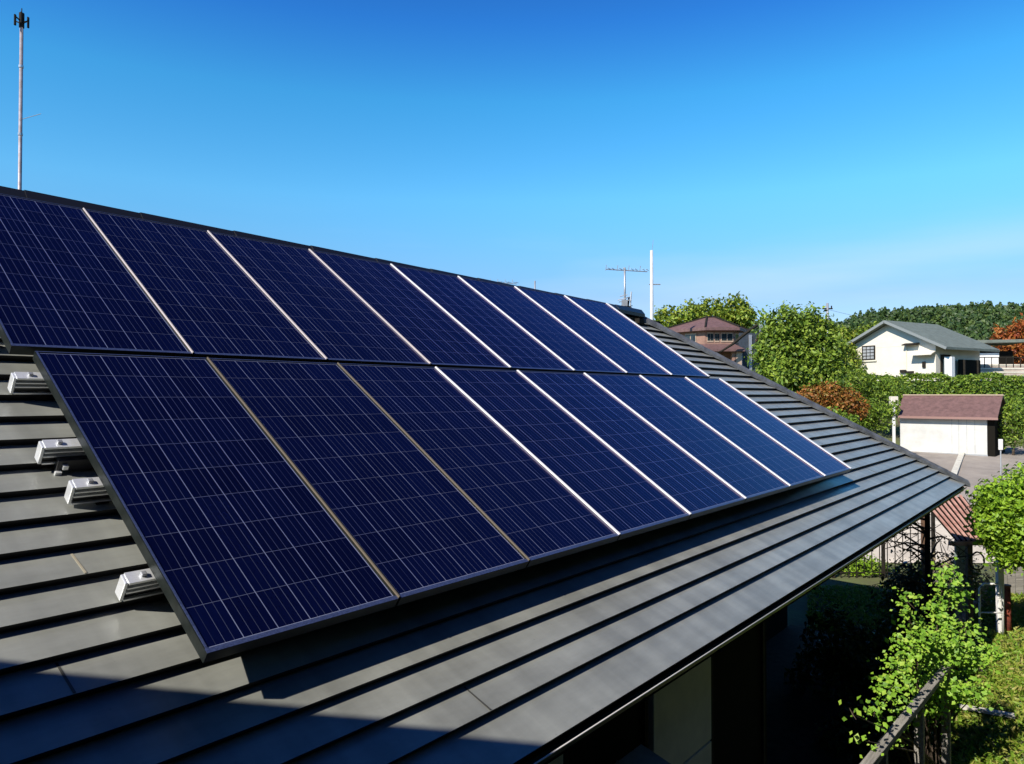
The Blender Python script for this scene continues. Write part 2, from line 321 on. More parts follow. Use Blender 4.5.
# hills with forest
def hz(D, r):
    e = math.exp(-((D-340)/95)**2)
    prof = 25.2 + 8.3/(1+math.exp(-(r-159)/5)) + .8*math.sin(r*.13)+.6*math.sin(r*.31+1)
    fade = 1/(1+math.exp(-(r-40)/25))
    return 8 + (prof-8)*e*fade*.99
mb = MB(); hD = list(range(180,520,14)); hR = list(range(-40,520,12))
for i in range(len(hD)-1):
    for j in range(len(hR)-1):
        c = [(hD[i],hR[j]),(hD[i],hR[j+1]),(hD[i+1],hR[j+1]),(hD[i+1],hR[j])]
        mb.poly([W(d,r,hz(d,r)+.05-(3 if d in (hD[0],hD[-1]) or r in (hR[0],hR[-1]) else 0)) for d,r in c])
h = mb.build('hills', M['hill'], smooth=True); h['kind'] = 'structure'
# forest: lumpy conifers on the hill, one mass
P = []; Nn = []
def conifers(n, d0, d1, r0, r1, hh, lm, name, label, sz):
    PP = []; NN = []
    for _ in range(n):
        D = random.uniform(d0,d1); r = random.uniform(r0,r1); z = hz(D,r) if D > 180 else gz(D)
        H = hh*random.uniform(.5,1.5); wd = H*random.uniform(.22,.34); k = 46
        t = rng.random(k)**.8; a = rng.random(k)*6.283; rad = wd*(1-t)**.7*(.6+.5*rng.random(k))+.1
        base = np.array(W(D,r,z)); p = np.stack([np.cos(a)*rad,np.sin(a)*rad,H*(.1+.92*t)],1)+base
        q = np.stack([np.cos(a),np.sin(a),np.full(k,.5)],1)+rng.normal(size=(k,3))*.35
        PP.append(p); NN.append(q/np.linalg.norm(q,axis=1,keepdims=True))
    o = leaves(name, lm, None, np.concatenate(PP), np.concatenate(NN), sz, aspect=.8)
    o['kind'] = 'stuff'; tag(o, label, 'forest')
conifers(2200, 215, 350, 60, 330, 4.2, leafmat('needles_mid', [(.03,.06,.012),(.055,.095,.018),(.08,.12,.025)], trans=.1), 'forest', 'lighter green broad trees scattered through the hill forest', .75)
conifers(6500, 215, 350, 60, 330, 5.0, L_cn, 'forest', 'dark green conifer forest covering the distant hills', .52)

# ------------------------------------------------------------------ the house with the solar roof
TH = R(33.8); ct, st = math.cos(TH), math.sin(TH)
Nr = Vector((0,-st,ct)); Sl = Vector((0,ct,st))
P1b = Vector((0,2.362,-.873)); H0 = .205
foot = P1b - Nr*H0                         # a point of the roof plane
EY = 1.84; E0 = foot + Sl*((EY-foot.y)/ct)  # the eave
def RP(x, s, h=0): return Vector((x,0,0))+Vector((0,E0.y,E0.z))+Sl*s+Nr*h
def roof_hit(px, py, h=0):
    d = FWD+RGT*((px-512)/F_PX)-UPV*((py-382)/F_PX); k = (E0+Nr*h).dot(Nr)/d.dot(Nr); p = d*k
    return p.x, (p.y-(E0+Nr*h).y)/ct
CX = 13.85; S_R = 4.72; X_R = 10.3; XL = -4.5      # eave corner, ridge distance up the slope, ridge end, left end
def hipx(s): return CX+(X_R-CX)*s/S_R
house = thing('house', (0,0,0), 'low house under dark stepped metal roof that carries the solar panels', 'house')
mb = MB(); cuts = [0,.225]
while cuts[-1] < S_R-.16: cuts.append(cuts[-1]+.1605+.0009*len(cuts))
cuts.append(S_R)
hh = .04
for i,(a,b) in enumerate(zip(cuts,cuts[1:])):
    xa, xb = hipx(a), hipx(b)
    n_ = 5
    mb.poly([RP(XL,a,hh),RP(xa,a,hh),RP(xb,b+.012,.002),RP(XL,b+.012,.002)], 0)
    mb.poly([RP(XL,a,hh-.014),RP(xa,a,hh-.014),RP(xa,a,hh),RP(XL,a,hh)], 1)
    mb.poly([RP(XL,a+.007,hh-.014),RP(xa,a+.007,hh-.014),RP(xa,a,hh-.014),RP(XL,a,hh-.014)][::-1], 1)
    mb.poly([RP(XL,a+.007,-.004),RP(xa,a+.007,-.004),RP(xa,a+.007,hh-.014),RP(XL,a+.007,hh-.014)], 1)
# back slope, hip end, gable closing at the far left
rid = RP(0,S_R,0); bY = 2*rid.y-E0.y
mb.poly([(XL,rid.y,rid.z),(X_R,rid.y,rid.z),(CX,bY,E0.z),(XL,bY,E0.z)],0)
mb.poly([(X_R,rid.y,rid.z),(CX,E0.y,E0.z),(CX,bY,E0.z)],0)
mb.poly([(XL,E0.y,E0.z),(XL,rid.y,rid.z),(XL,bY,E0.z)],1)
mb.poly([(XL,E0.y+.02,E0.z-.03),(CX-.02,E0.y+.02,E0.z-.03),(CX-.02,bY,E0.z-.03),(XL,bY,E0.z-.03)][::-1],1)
roof = mb.build('roof', [M['roof'],M['roof_shade']], house)
# sheet joints
mb = MB(); md = MB()
for (px,py,ci) in ((82,572,0),(470,690,1),(640,508,1),(70,690,1),(870,470,1)):
    mb = MB(); md = mb
    x,s = roof_hit(px,py,.02); k = max(i for i,c in enumerate(cuts) if c <= s)
    (md if ci else mb).hull8([RP(x-.004,cuts[k]+.004,hh),RP(x+.004,cuts[k]+.004,hh),RP(x+.004,cuts[k+1]-.004,.004),RP(x-.004,cuts[k+1]-.004,.004),
        RP(x-.004,cuts[k]+.004,hh+.0025),RP(x+.004,cuts[k]+.004,hh+.0025),RP(x+.004,cuts[k+1]-.004,.0065),RP(x-.004,cuts[k+1]-.004,.0065)])
    mb.build('sheet_joint', M['jointd' if ci else 'joint'], roof)

# hip and ridge caps
def capbar(a, b, w_, h_, n):
    mb = MB(); a = Vector(a); b = Vector(b); d = (b-a).normalized(); side = d.cross(Vector((0,0,1))).normalized()
    for i in range(n):
        p = a.lerp(b,i/n); q = a.lerp(b,(i+1)/n+.012/n); lo = 0.0; up = Vector((0,0,1))
        prof = [(-w_/2,-.03),(-w_/2,.02),(-w_*.22,h_),(w_*.22,h_),(w_/2,.02),(w_/2,-.03)]
        A_ = [p+side*x+up*(z+.006) for x,z in prof]; B_ = [q+side*x+up*z for x,z in prof]
        for k in range(5): mb.poly([A_[k],A_[k+1],B_[k+1],B_[k]][::-1])
        mb.poly(A_); mb.poly(B_[::-1])
    return mb
capbar(RP(CX+.02,-.02,.02), RP(X_R,S_R,.03), .17, .075, 16).build('hip_cap', M['cap'], roof)
capbar((CX+.02,bY+.02,E0.z+.02), RP(X_R,S_R,.03), .17, .075, 16).build('hip_cap', M['cap'], roof)
zs_ = 1.297*rid.y/5.563
capbar((1.0,rid.y,zs_-.046), (X_R-.05,rid.y,zs_-.105), .22, .093, 12).build('ridge_cap', M['black'], roof)
capbar((XL,rid.y,zs_-.046), (.99,rid.y,zs_-.046), .22, .093, 6).build('ridge_cap', M['black'], roof)
# fascia and gutter
mb = MB(); mb.box(XL,CX-.02,E0.y+.012,E0.y+.032,E0.z-.085,E0.z-.012); mb.box(CX-.04,CX-.02,E0.y+.034,bY,E0.z-.085,E0.z-.034); mb.build('fascia', M['darkwall'], house)
mb = MB(); gy = E0.y-.008; gzc = E0.z-.022
prof = [(math.cos(a)*.02, math.sin(a)*.03) for a in np.linspace(math.pi,2*math.pi,9)]
pr2 = [(x*.86,z*.86) for x,z in prof][::-1]; pp = prof+pr2
A_ = [(XL,gy+x,gzc+z) for x,z in pp]; B_ = [(CX,gy+x,gzc+z) for x,z in pp]
for k in range(len(pp)): kk = (k+1)%len(pp); mb.poly([A_[k],A_[kk],B_[kk],B_[k]])
mb.poly(B_); mb.poly(A_[::-1])
M['gut'] = mat('gutter_plastic',(.05,.052,.035),.4,0,.5); gutter = mb.build('gutter', M['gut'], house)
MB().tube([(XL,gy-.0195,gzc+.004),(9.5,gy-.0195,gzc+.004)], .004, 8).build('gutter_highlight', M['silver'], gutter, smooth=True)  # bright strip paints in the highlight along the gutter's edge
for x in np.arange(1.5,13.5,.9):
    MB().box(x-.012,x+.012,gy-.024,E0.y+.01,gzc-.038,gzc-.031).build('gutter_bracket', M['darkwall'], gutter)
# walls: front wall with pale panels and dark openings, open porch to the right
WY = 2.4; ZT = E0.z-.034; ZB = -4.2
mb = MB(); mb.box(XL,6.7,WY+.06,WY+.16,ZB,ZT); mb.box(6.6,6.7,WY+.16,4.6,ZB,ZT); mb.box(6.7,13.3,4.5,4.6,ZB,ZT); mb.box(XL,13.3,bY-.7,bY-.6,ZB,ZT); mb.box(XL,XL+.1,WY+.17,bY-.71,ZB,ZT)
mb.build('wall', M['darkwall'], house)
def wpanel(x0,x1,zs):
    for z0,z1 in zs: MB().box(x0,x1,WY-.02,WY+.058,z0,z1).build('wall_panel', M['pale'], house, bevel=.004)
wpanel(4.42,5.33,[(-2.62,ZT-.01),(-3.9,-2.635)])
wpanel(2.6,3.38,[(-2.2,ZT-.01),(-3.9,-2.215)])
wpanel(1.2,1.9,[(-3.9,ZT-.01)])
for x0,x1 in ((3.42,4.38),(5.37,6.5),(1.94,2.56)):
    f = MB().box(x0,x1,WY+.0,WY+.05,-4.0,-3.92).box(x0,x1,WY,WY+.05,ZT-.08,ZT-.01).box(x0,x0+.04,WY,WY+.05,-3.92,ZT-.08).box(x1-.04,x1,WY,WY+.05,-3.92,ZT-.08).build('window', M['dark'], house)
    MB().box(x0+.04,x1-.04,WY+.02,WY+.03,-3.92,ZT-.08).build('pane', M['darkwall'], f)
MB().box(13.28,13.35,2.25,2.32,ZB,ZT).build('porch_post', M['dark'], house, bevel=.006)
MB().box(9.3,9.4,4.35,4.45,ZB,ZT).build('porch_post', M['dark'], house, bevel=.006)
sheet_porch = MB().box(6.71,13.4,2.2,4.49,-4.215,-4.12).build('porch_floor', M['dark'], house)
# awning below the eave
t = thing('awning', (3.3,2.38,-2.28), 'small grey sloping awning on the dark wall below the eave', 'awning')
MB().hull8([(0,-.42,-.12),(.95,-.42,-.12),(.95,0,.0),(0,0,.0),(0,-.42,-.10),(.95,-.42,-.10),(.95,0,.02),(0,0,.02)]).build('sheet', M['grey'], t, bevel=.004)
for x in (.06,.89): MB().bar((x,-.02,-.25),(x,-.38,-.13),.02,.02).build('bracket', M['dark'], t)
for x in (.32,.64): MB().bar((x,-.415,-.095),(x,-.005,.027),.012,.012).build('seam', M['steel'], t)

# upper storey whose eave shades the near corner of the roof (behind and beside the camera)
up = thing('upper_storey', (-2.4,3.1,1.48), 'upper storey block behind the viewpoint whose eave shades the near roof', 'house', rz=math.atan2(-.669,.743))
up.location = Vector((0.777,2.672,-.858))+SUN*3.75
zt_ = up.location.z
mb = MB(); mb.box(-1.2,9,-7.4,0,-.01,.09); mb.build('roof', M['roofdk'], up)
mb = MB(); mb.box(-1.0,8.6,-7.2,-1.25,-4.2-zt_,-.02); mb.build('wall', M['brownwood'], up)

# added evergreen screen, out of view, blocking sky light to darken the roof's shaded side
t = thing('hedge', (10,-8.5,-4.2), 'added very tall dark hedge outside the picture, blocking sky light', 'hedge')
n = 30000; Pq = np.stack([rng.uniform(-18,22,n), rng.choice([-1.,1.],n)*1.2+rng.normal(0,.15,n), rng.uniform(0,14,n)],1)
Nq = np.stack([np.zeros(n),np.sign(Pq[:,1]),np.full(n,.3)],1)+rng.normal(size=(n,3))*.6; Nq /= np.linalg.norm(Nq,axis=1,keepdims=True)
leaves('foliage', L_dk, t, Pq, Nq, .16); MB().box(-17.9,21.9,-1.1,1.1,0,13.7).build('hedge_core', mat('hedge_core',(.02,.04,.01),.9), t)

# ------------------------------------------------------------------ solar panels
rows = [((5.563,1.297),(4.014,.226),[1.19,2.083,2.998,3.954,4.921,5.897,6.894,7.938,8.999],'upper'),
        ((3.974,.204),(2.362,-.873),[1.274,2.143,3.049,3.962,4.956,5.998,7.092,8.20,9.223],'lower')]
ordn = ['first','second','third','fourth','fifth','sixth','seventh','eighth']
extra = {('upper',0):'cut off by the picture edge', ('upper',7):'beside the ridge end and antenna', ('lower',0):'nearest, above the bare rail ends', ('lower',7):'last before the bare roof and hip'}
for (yt,zt),(yb,zb),xs,rn in rows:
    top = Vector((0,yt,zt)); bot = Vector((0,yb,zb)); d = bot-top; ln = d.length; d.normalize(); nn = Vector((1,0,0)).cross(-d).normalized()
    if nn.z < 0: nn = -nn
    for i in range(8):
        g_ = .006; x0 = xs[i]+g_; x1 = xs[i+1]-g_
        lab = '%s solar panel from the left, %s row%s' % (ordn[i], rn, ', '+extra[(rn,i)] if (rn,i) in extra else '')
        t = thing('solar_panel', Vector((x0,yb,zb))-nn*.04, lab, 'solar panel', 'solar panels in two rows on the roof')
        o0 = Vector(t.location)
        def Q(x, v, h): return Vector((x,0,0))+top+d*v+nn*h-o0
        def fb(mb, xa, xb, va, vb, ha, hb, mi=0):
            mb.hull8([Q(xa,vb,ha),Q(xb,vb,ha),Q(xb,va,ha),Q(xa,va,ha),Q(xa,vb,hb),Q(xb,vb,hb),Q(xb,va,hb),Q(xa,va,hb)], mi)
        w_ = .011
        mb = MB(); fb(mb,x0,x0+w_,0,ln,-.042,.003); fb(mb,x1-w_,x1,0,ln,-.042,.003); fb(mb,x0+w_,x1-w_,0,w_,-.042,.003); fb(mb,x0+w_,x1-w_,ln-.022,ln,-.042,.003)
        fb(mb,x0+w_,x1-w_,w_,ln-.022,-.010,-.006)
        fr = mb.build('frame', M['frame'], t)
        mb = MB(); fb(mb,x0+.001,x1-.001,ln-.020,ln-.001,.003,.0045); mb.build('frame_lip', M['lip'], fr)
        mb = MB(); fb(mb,x0+.002,x1-.002,.001,.007,.003,.0045); mb.build('frame_lip', M['lip'], fr)
        mb = MB(); mb.poly([Q(x0+w_,ln-.022,0),Q(x1-w_,ln-.022,0),Q(x1-w_,w_,0),Q(x0+w_,w_,0)], uv=[(0,0),(1,0),(1,1),(0,1)])
        mb.build('cell_sheet', M['cells'], t)
        if i < 7:   # cover strip over the joint, widened rightward to stand in for glare
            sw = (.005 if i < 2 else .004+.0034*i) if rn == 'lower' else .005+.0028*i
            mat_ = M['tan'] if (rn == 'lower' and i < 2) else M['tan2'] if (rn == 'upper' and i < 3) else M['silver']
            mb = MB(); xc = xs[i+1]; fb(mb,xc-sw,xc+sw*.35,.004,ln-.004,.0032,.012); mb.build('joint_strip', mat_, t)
        else:
            mb = MB(); fb(mb,x1-.045,x1+.004,.004,ln-.004,.0032,.010); mb.build('joint_strip', M['silver'], t)
        if i == 0:
            mb = MB(); fb(mb,x0+.004,x0+.012,.01,ln-.01,.0032,.005); mb.build('edge_trim', M['lip'], t)
# mounting rails below the panels, their ends showing at the left
def rail(px, py, x_end_px, lab, h0=.045):
    x,s = roof_hit(px,py,h0); x = roof_hit(x_end_px,py,h0)[0]
    t = thing('mounting_rail', RP(x,s,h0), lab, 'rail', 'aluminium rails under the solar panels')
    o0 = RP(x,s,h0); xe = 9.0
    def part(nm, s0,s1,h0_,h1_,xa,xb,m,par=t,bv=0):
        c = [RP(xx,s+ss,h0+hx_)-o0 for hx_ in (h0_,h1_) for xx,ss in ((xa,s0),(xb,s0),(xb,s1),(xa,s1))]
        return MB().hull8(c).build(nm, m, par, bevel=bv)
    b_ = part('channel',.012,.05,.003,.085,x+.004,xe,M['alu_shade'])
    for ha,hb in ((0,.008),(.036,.043),(.058,.064),(.080,.090)): part('flange',-.004,.052,ha,hb,x+.002,xe,M['alu'],b_)
    part('end_cap',.0,.05,.0,.088,x-.012,x+.002,M['alu'],t,.004)
    part('groove_shade',.008,.0118,.009,.034,x+.006,xe,M['black'],b_)  # black strip painted in as shade between the flanges
    part('bolt',.014,.034,.091,.103,x+.05,x+.07,M['steel'],b_,.003); part('bolt',.014,.034,.091,.103,x+.15,x+.17,M['steel'],b_,.003)
    for k in range(2):
        xf = x+.10+k*4.2; part('foot',.0,.06,-.05,-.001,xf,xf+.05,M['dark'],t)
    return t, o0, part, x
rail(24,345,-40,'uppermost aluminium rail end beside the upper row of panels')
rail(30,394,13,'short ridged aluminium rail end just below the row joint')
r2 = rail(62,463,40,'ridged aluminium rail end with a black clamp beneath it')
rail(85,503,70,'bright ridged aluminium rail end below the clamped one')
rail(137,598,121,'lowest aluminium rail end, nearest the lower panel corner')
t_, o0, part, x = r2
part('clamp',-.035,-.006,-.02,.04,x+.05,x+.26,M['black'],t_,.004); part('clamp_bolt',-.05,-.036,.0,.02,x+.07,x+.09,M['alu'],t_); part('clamp_bolt',-.05,-.036,-.03,-.012,x+.045,x+.07,M['alu'],t_)

# ------------------------------------------------------------------ masts, antennas, poles
p = B(17.5,10,15); base = Vector((p.x,p.y,gz(15)))
t = thing('radio_mast', base, 'tall thin mast with dark antenna cluster on top, behind the roof at left', 'mast', rz=ROT)
H = p.z-base.z
MB().tube([(0,0,0),(0,0,H-.25)],[.042,.034],10).build('pole', M['mast'], t, smooth=True)
for z in np.arange(1,H-1,1.4): MB().tube([(0,0,z),(0,0,z+.05)],.046,10).build('pole_collar', M['steel'], t)
hd = MB(); hd.tube([(0,0,H-.3),(0,0,H)],.05,8)
for k in range(6):
    a = k*1.05; hd.tube([(0,0,H-.22+.04*(k%3)),(math.cos(a)*.13,math.sin(a)*.13,H-.16+.05*(k%3))],.014,6)
    hd.tube([(math.cos(a)*.13,math.sin(a)*.13,H-.30+.05*(k%2)),(math.cos(a)*.13,math.sin(a)*.13,H-.08+.05*(k%2))],.018,6)
hd.tube([(0,0,H),(0,0,H+.1)],.01,5); hd.build('antenna_head', M['dark'], t)
z0 = (YC-115)/F_PX*15-base.z
MB().tube([(0,0,z0-.06),(.42,0,z0+.06)],.006,5).build('whisker_antenna', M['steel'], t)

p = B(652,250,42); base = Vector((p.x,p.y,gz(42))); H = p.z-base.z
t = thing('white_pole', base, 'tall white pole with a small crossarm, right of the roof antenna', 'pole', rz=ROT)
MB().tube([(0,0,0),(.0,0,H)],[.12,.085],12).build('pole', M['pole'], t, smooth=True)
MB().tube([(-.15,0,H-1.95),(.5,0,H-1.95)],.035,6).build('crossarm', M['steel'], t)
MB().tube([(.03,0,H),(.1,0,H+.6)],.015,5).build('lightning_rod', M['steel'], t)

def yagi(px, pyb, pyt, D, x0, x1, lab, hyb=True):
    b_ = B(px,pyb,D); s = F_PX/D
    t = thing('tv_antenna', b_, lab, 'antenna', rz=ROT); H = (pyb-pyt)/s
    MB().tube([(0,0,0),(0,0,H+.03)],.016,8).build('mast', M['steel'], t, smooth=True)
    a = (x0-px)/s; c = (x1-px)/s
    bm = MB().tube([(a,.0,H-.0),(c,.12,H-.02)],.008,6).build('boom', M['steel'], t)
    n = 12
    for k in range(n):
        f = k/(n-1); x = a+(c-a)*f; y = .12*f; l = .10-.035*f
        MB().tube([(x-l*.5,y-l,H+.012),(x+l*.5,y+l,H+.012)] if k%3 else [(x,y,H-.02),(x+.01,y,H+.075)],.0055,5).build('element', M['steel'], bm)
    return t, H
t, H = yagi(625,312,269,12.2,606,649,'small tv aerial with many short elements on the ridge end')
mx = MB()
for k in range(9): mx.tube([(random.uniform(-.12,.02),random.uniform(-.05,.05),.02+.03*k),(random.uniform(.0,.14),random.uniform(-.05,.05),.05+.03*k)],.007,5)
[mx.tube([(random.uniform(-.4,.05),random.uniform(-.1,.1),.02),(random.uniform(-.4,.1),random.uniform(-.1,.1),random.uniform(.05,.14))],.009,5) for _ in range(8)]; mx.box(-.05,.04,-.04,.04,.10,.2); mx.tube([(.09,0,.1),(.11,0,.34)],.012,6); mx.build('mount_bracket', M['steel'], t)
mx = MB(); mx.box(-.02,.1,-.03,.03,.03,.09); mx.tube([(.05,0,.05),(.07,0,.25)],.015,6); mx.build('junction_box', M['dark'], t)
t, H = yagi(560,330,282,16.0,515,542,'faint aerial boom showing just above the panels left of the main aerial')
t.location = B(535,330,16)
# loose parts on the ridge right of the panels
for k,(px,py,w_) in enumerate(((598,300,.06),(611,304,.08),(634,313,.1))):
    x = 9.5+.5*k; q = RP(x,S_R-.16,.03)
    MB().box(-w_,w_,-.05,.05,0,.07).build('snow_guard', M['dark']).location = q
for o in [o for o in bpy.data.objects if o.name.startswith('snow_guard')]:
    k = [q for q in bpy.data.objects if q.name.startswith('snow_guard')].index(o)
    tag(o, ['dark ridge block nearest the panel corner','middle dark ridge block beside the aerial foot','dark ridge block nearest the hip corner'][k], 'ridge block', 'dark blocks on the ridge')

p = B(828,303,72); base = Vector((p.x,p.y,gz(72))); H = p.z-base.z
t = thing('utility_pole', base, 'distant grey utility pole rising behind the big green tree', 'utility pole', rz=ROT)
MB().tube([(0,0,0),(0,0,H)],[.15,.12],10).build('pole', M['steel'], t, smooth=True)
MB().box(-.5,.5,-.06,.06,H-.6,H-.48).build('crossarm', M['dark'], t)
for x in (-.4,.4): MB().tube([(x,0,H-.48),(x,0,H-.25)],.06,6).build('insulator', M['dark'], t)

a_ = B(827,309,72); b_ = B(1100,322,60)
mb = MB(); mb.tube([a_.lerp(b_,f)-Vector((0,0,1.2*4*f*(1-f))) for f in np.linspace(0,1,14)], .012, 4)
tag(mb.build('overhead_wire', M['dark']), 'thin overhead wire running right from the distant utility pole', 'wire')

# ------------------------------------------------------------------ brown-roofed house
D = 45; S_ = F_PX/D
def lz(py, D=D): return (YC-py)/(F_PX/D)
b0 = W(D,(712-512)/S_,gz(D)); gb = gz(D)
t = thing('brown_roofed_house', b0, 'two storey house with a low brown hipped roof, behind the hip ridge', 'house', rz=ROT)
X = lambda px: (px-712)/S_
ez = lz(328)-gb; az = lz(314.5)-gb
ev = [(X(666),2.0),(X(703),-.6),(X(737),-.6),(X(757.5),1.6),(X(750),4.4),(X(675),4.8)]
ap = [(X(714),1.6,az),(X(722),1.6,az)]
rf = MB(); E_ = [(x,y,ez) for x,y in ev]
rf.poly([E_[0],E_[1],ap[0]]); rf.poly([E_[1],E_[2],ap[1],ap[0]]); rf.poly([E_[2],E_[3],ap[1]]); rf.poly([E_[3],E_[4],ap[1]]); rf.poly([E_[4],E_[5],ap[0],ap[1]]); rf.poly([E_[5],E_[0],ap[0]])
rf.poly([(x,y,ez-.18) for x,y in ev][::-1])
for k in range(6):
    a = E_[k]; b = E_[(k+1)%6]; rf.poly([(a[0],a[1],ez-.18),(b[0],b[1],ez-.18),b,a])
rfo = rf.build('roof', M['brown'], t)
hp = MB()
for a,b in ((E_[0],ap[0]),(E_[1],ap[0]),(E_[2],ap[1]),(E_[3],ap[1]),(ap[0],ap[1])): hp.bar(Vector(a)+Vector((0,0,.03)),Vector(b)+Vector((0,0,.03)),.1,.1)
hp.build('hip_tile', M['dark'], rfo)
wz = [(x*.86+.0,(y-2)*.86+2.1) for x,y in ev]
wl = MB(); skz = lz(344)-gb
for k in range(6):
    a = wz[k]; b = wz[(k+1)%6]; wl.poly([(a[0],a[1],0),(b[0],b[1],0),(b[0],b[1],ez-.17),(a[0],a[1],ez-.17)])
M['tanwall'] = mat('tan_wall',(.40,.30,.22),.75,var=.12); M['redwall'] = mat('red_brown_wall',(.26,.15,.11),.8,var=.2)
wl.build('wall', M['redwall'], t)
# windows on the two front facets, set proud of the wall
def facet(i, f0, f1, z0, z1, mat_, nm, par, off=.03, th=.03):
    a = Vector((*wz[i],0)); b = Vector((*wz[(i+1)%6],0)); dd = (b-a); n_ = Vector((dd.y,-dd.x,0)).normalized()
    p0 = a+dd*f0+n_*off; p1 = a+dd*f1+n_*off; q0 = p0+n_*th; q1 = p1+n_*th
    return MB().hull8([q0+Vector((0,0,z0)),q1+Vector((0,0,z0)),p1+Vector((0,0,z0)),p0+Vector((0,0,z0)),q0+Vector((0,0,z1)),q1+Vector((0,0,z1)),p1+Vector((0,0,z1)),p0+Vector((0,0,z1))]).build(nm, mat_, par)
for i,f0,f1 in ((0,.12,.40),(0,.52,.80),(1,.08,.30),(1,.55,.97),(2,.1,.55),(1,.34,.5)):
    wn_ = facet(i,f0,f1,skz+.12,ez-.28,M['tanwall'],'window',t,.005,.03)
    fm = (f1-f0); facet(i,f0+.06*fm,f0+.47*fm,skz+.2,ez-.36,M['glass'],'pane',wn_,.036,.01); facet(i,f0+.53*fm,f1-.06*fm,skz+.2,ez-.36,M['glass'],'pane',wn_,.036,.01)
sk = MB(); s0 = lz(351)-gb
s_in = [(wz[k][0],wz[k][1]-.02,skz) for k in (0,1,2,3)]; s_out = [(X(684),-.1,s0),(X(700),-1.8,s0),(X(736),-1.8,s0),(X(745),.2,s0)]
for k in range(3): sk.poly([s_out[k],s_out[k+1],s_in[k+1],s_in[k]]); sk.poly([tuple(Vector(s_out[k])-Vector((0,0,.12))),tuple(Vector(s_out[k+1])-Vector((0,0,.12))),s_out[k+1],s_out[k]])
sk.poly([tuple(Vector(q)-Vector((0,0,.12))) for q in s_out[::-1]])
sk.build('skirt_roof', M['brown'], t)
for px_,m_,w_ in ((731,M['tanwall'],.2),(727,M['redwall'],.12)): MB().box(X(px_)-w_,X(px_)+w_,-1.5,-1.2,0,s0-.13).build('pillar', m_, t)
# dark side screen with pale posts, right
sc_ = MB(); sc_.box(X(735),X(755),-.9,-.8,0,lz(334)-gb); sc_.build('side_screen', mat('navy_screen',(.03,.04,.055),.6,var=.3,vscale=3), t)
for px_,py_ in ((736,350),(745.5,336),(756,326)): MB().box(X(px_)-.09,X(px_)+.09,-1.0,-.92,0,lz(py_)-gb).build('screen_post', M['steel'], t)
pts = [B(757.5,325,D-2.2),B(745,334,D-2.2),B(733,344,D-2.2),B(722,351,D-2.2),B(711,354.5,D-2.2),B(697,355,D-2.2)]
cb_ = MB().tube([Vector(q)-b0 for q in pts],[.09,.1,.08,.06,.04,.03],6)
o = cb_.build('roof_edge_pipe', M['dark'], t); o.rotation_euler = (0,0,-ROT)
# shaggy tuft at its eave
tree('shrub', B(763,345,44)-Vector((0,0,1.2)), 'small brown feathery tuft at the right eave of the brown roof', 'shrub', [(0,0,1.6,.35),(.15,0,1.2,.3)], leafmat('leaves_dry',[(.05,.03,.02),(.12,.08,.04),(.2,.15,.08)]), 60, 8, .08, .09, .05)

# ------------------------------------------------------------------ cream gabled house
D = 53; S_ = F_PX/D; gb = gz(D)-.7
b0 = W(D,(848-512)/S_,gb); ang = R(-60)
t = thing('cream_house', b0, 'cream gabled house with grey green roof, beyond the hedge', 'house', rz=ROT+ang)
WD = 6.35; DP = 5.2            # gable width and depth (local x, y), left wall corner at the origin
zE = 3.3-gb; zA = 4.85-gb
mb = MB(); mb.poly([(0,0,0),(WD,0,0),(WD,0,zE),(WD*.5,0,zA),(0,0,zE)]); mb.poly([(WD,0,0),(WD,DP,0),(WD,DP,zE),(WD,0,zE)]); mb.poly([(0,DP,0),(0,0,0),(0,0,zE),(0,DP,zE)]); mb.poly([(WD,DP,0),(0,DP,0),(0,DP,zE),(WD*.5,DP,zA),(WD,DP,zE)])
wall = mb.build('wall', M['cream'], t)
for z in (zE-.05,zE-2.05): MB().box(0.02,WD-.02,-.012,-.003,z,z+.018).build('siding_groove', M['pale'], wall)
mb = MB(); ov = .55
def slab(a,b,c,d_,th=.16): mb.hull8([Vector(q)-Vector((0,0,th)) for q in (a,b,c,d_)]+[Vector(q) for q in (a,b,c,d_)])
kL = (zA-zE)/(WD*.5); kR = (zA-zE)/(WD*.5)
slab((-.8,-ov,zE-.8*kL+.2),(WD*.5,-ov,zA+.2),(WD*.5,DP+ov,zA+.2),(-.8,DP+ov,zE-.8*kL+.2))
slab((WD*.5+.002,-ov,zA+.2),(WD+1.0,-ov,zE-1.0*kR+.2),(WD+1.0,DP+ov,zE-1.0*kR+.2),(WD*.5+.002,DP+ov,zA+.2))
rf = mb.build('roof', M['greyroof'], t)
M['barge'] = mat('grey_barge',(.20,.22,.22),.6)
mb = MB(); mb.bar((-.8,-ov-.02,zE-.8*kL+.1),(WD*.5,-ov-.02,zA+.1),.04,.17); mb.bar((WD*.5,-ov-.02,zA+.1),(WD+1.0,-ov-.02,zE-kR+.1),.04,.17); mb.build('bargeboard', M['barge'], rf)
def hwin(x0,x1,z0,z1):
    f = MB().box(x0,x1,-.06,-.002,z0,z1).build('window', M['dark'], t)
    nx, nz = 3, 4
    for i in range(nx):
        for j in range(nz):
            w_ = (x1-x0-.12)/nx; h_ = (z1-z0-.12)/nz
            MB().box(x0+.06+i*w_+.03,x0+.06+(i+1)*w_-.03,-.066,-.061,z0+.06+j*h_+.03,z0+.06+(j+1)*h_-.03).build('pane', M['grey'], f)
hwin(1.15,2.15,(YC-361)/S_-gb,(YC-347)/S_-gb)
MB().box(1.05,2.25,-.1,-.003,(YC-362.5)/S_-gb,(YC-361.2)/S_-gb).build('window_sill', M['pale'], t)
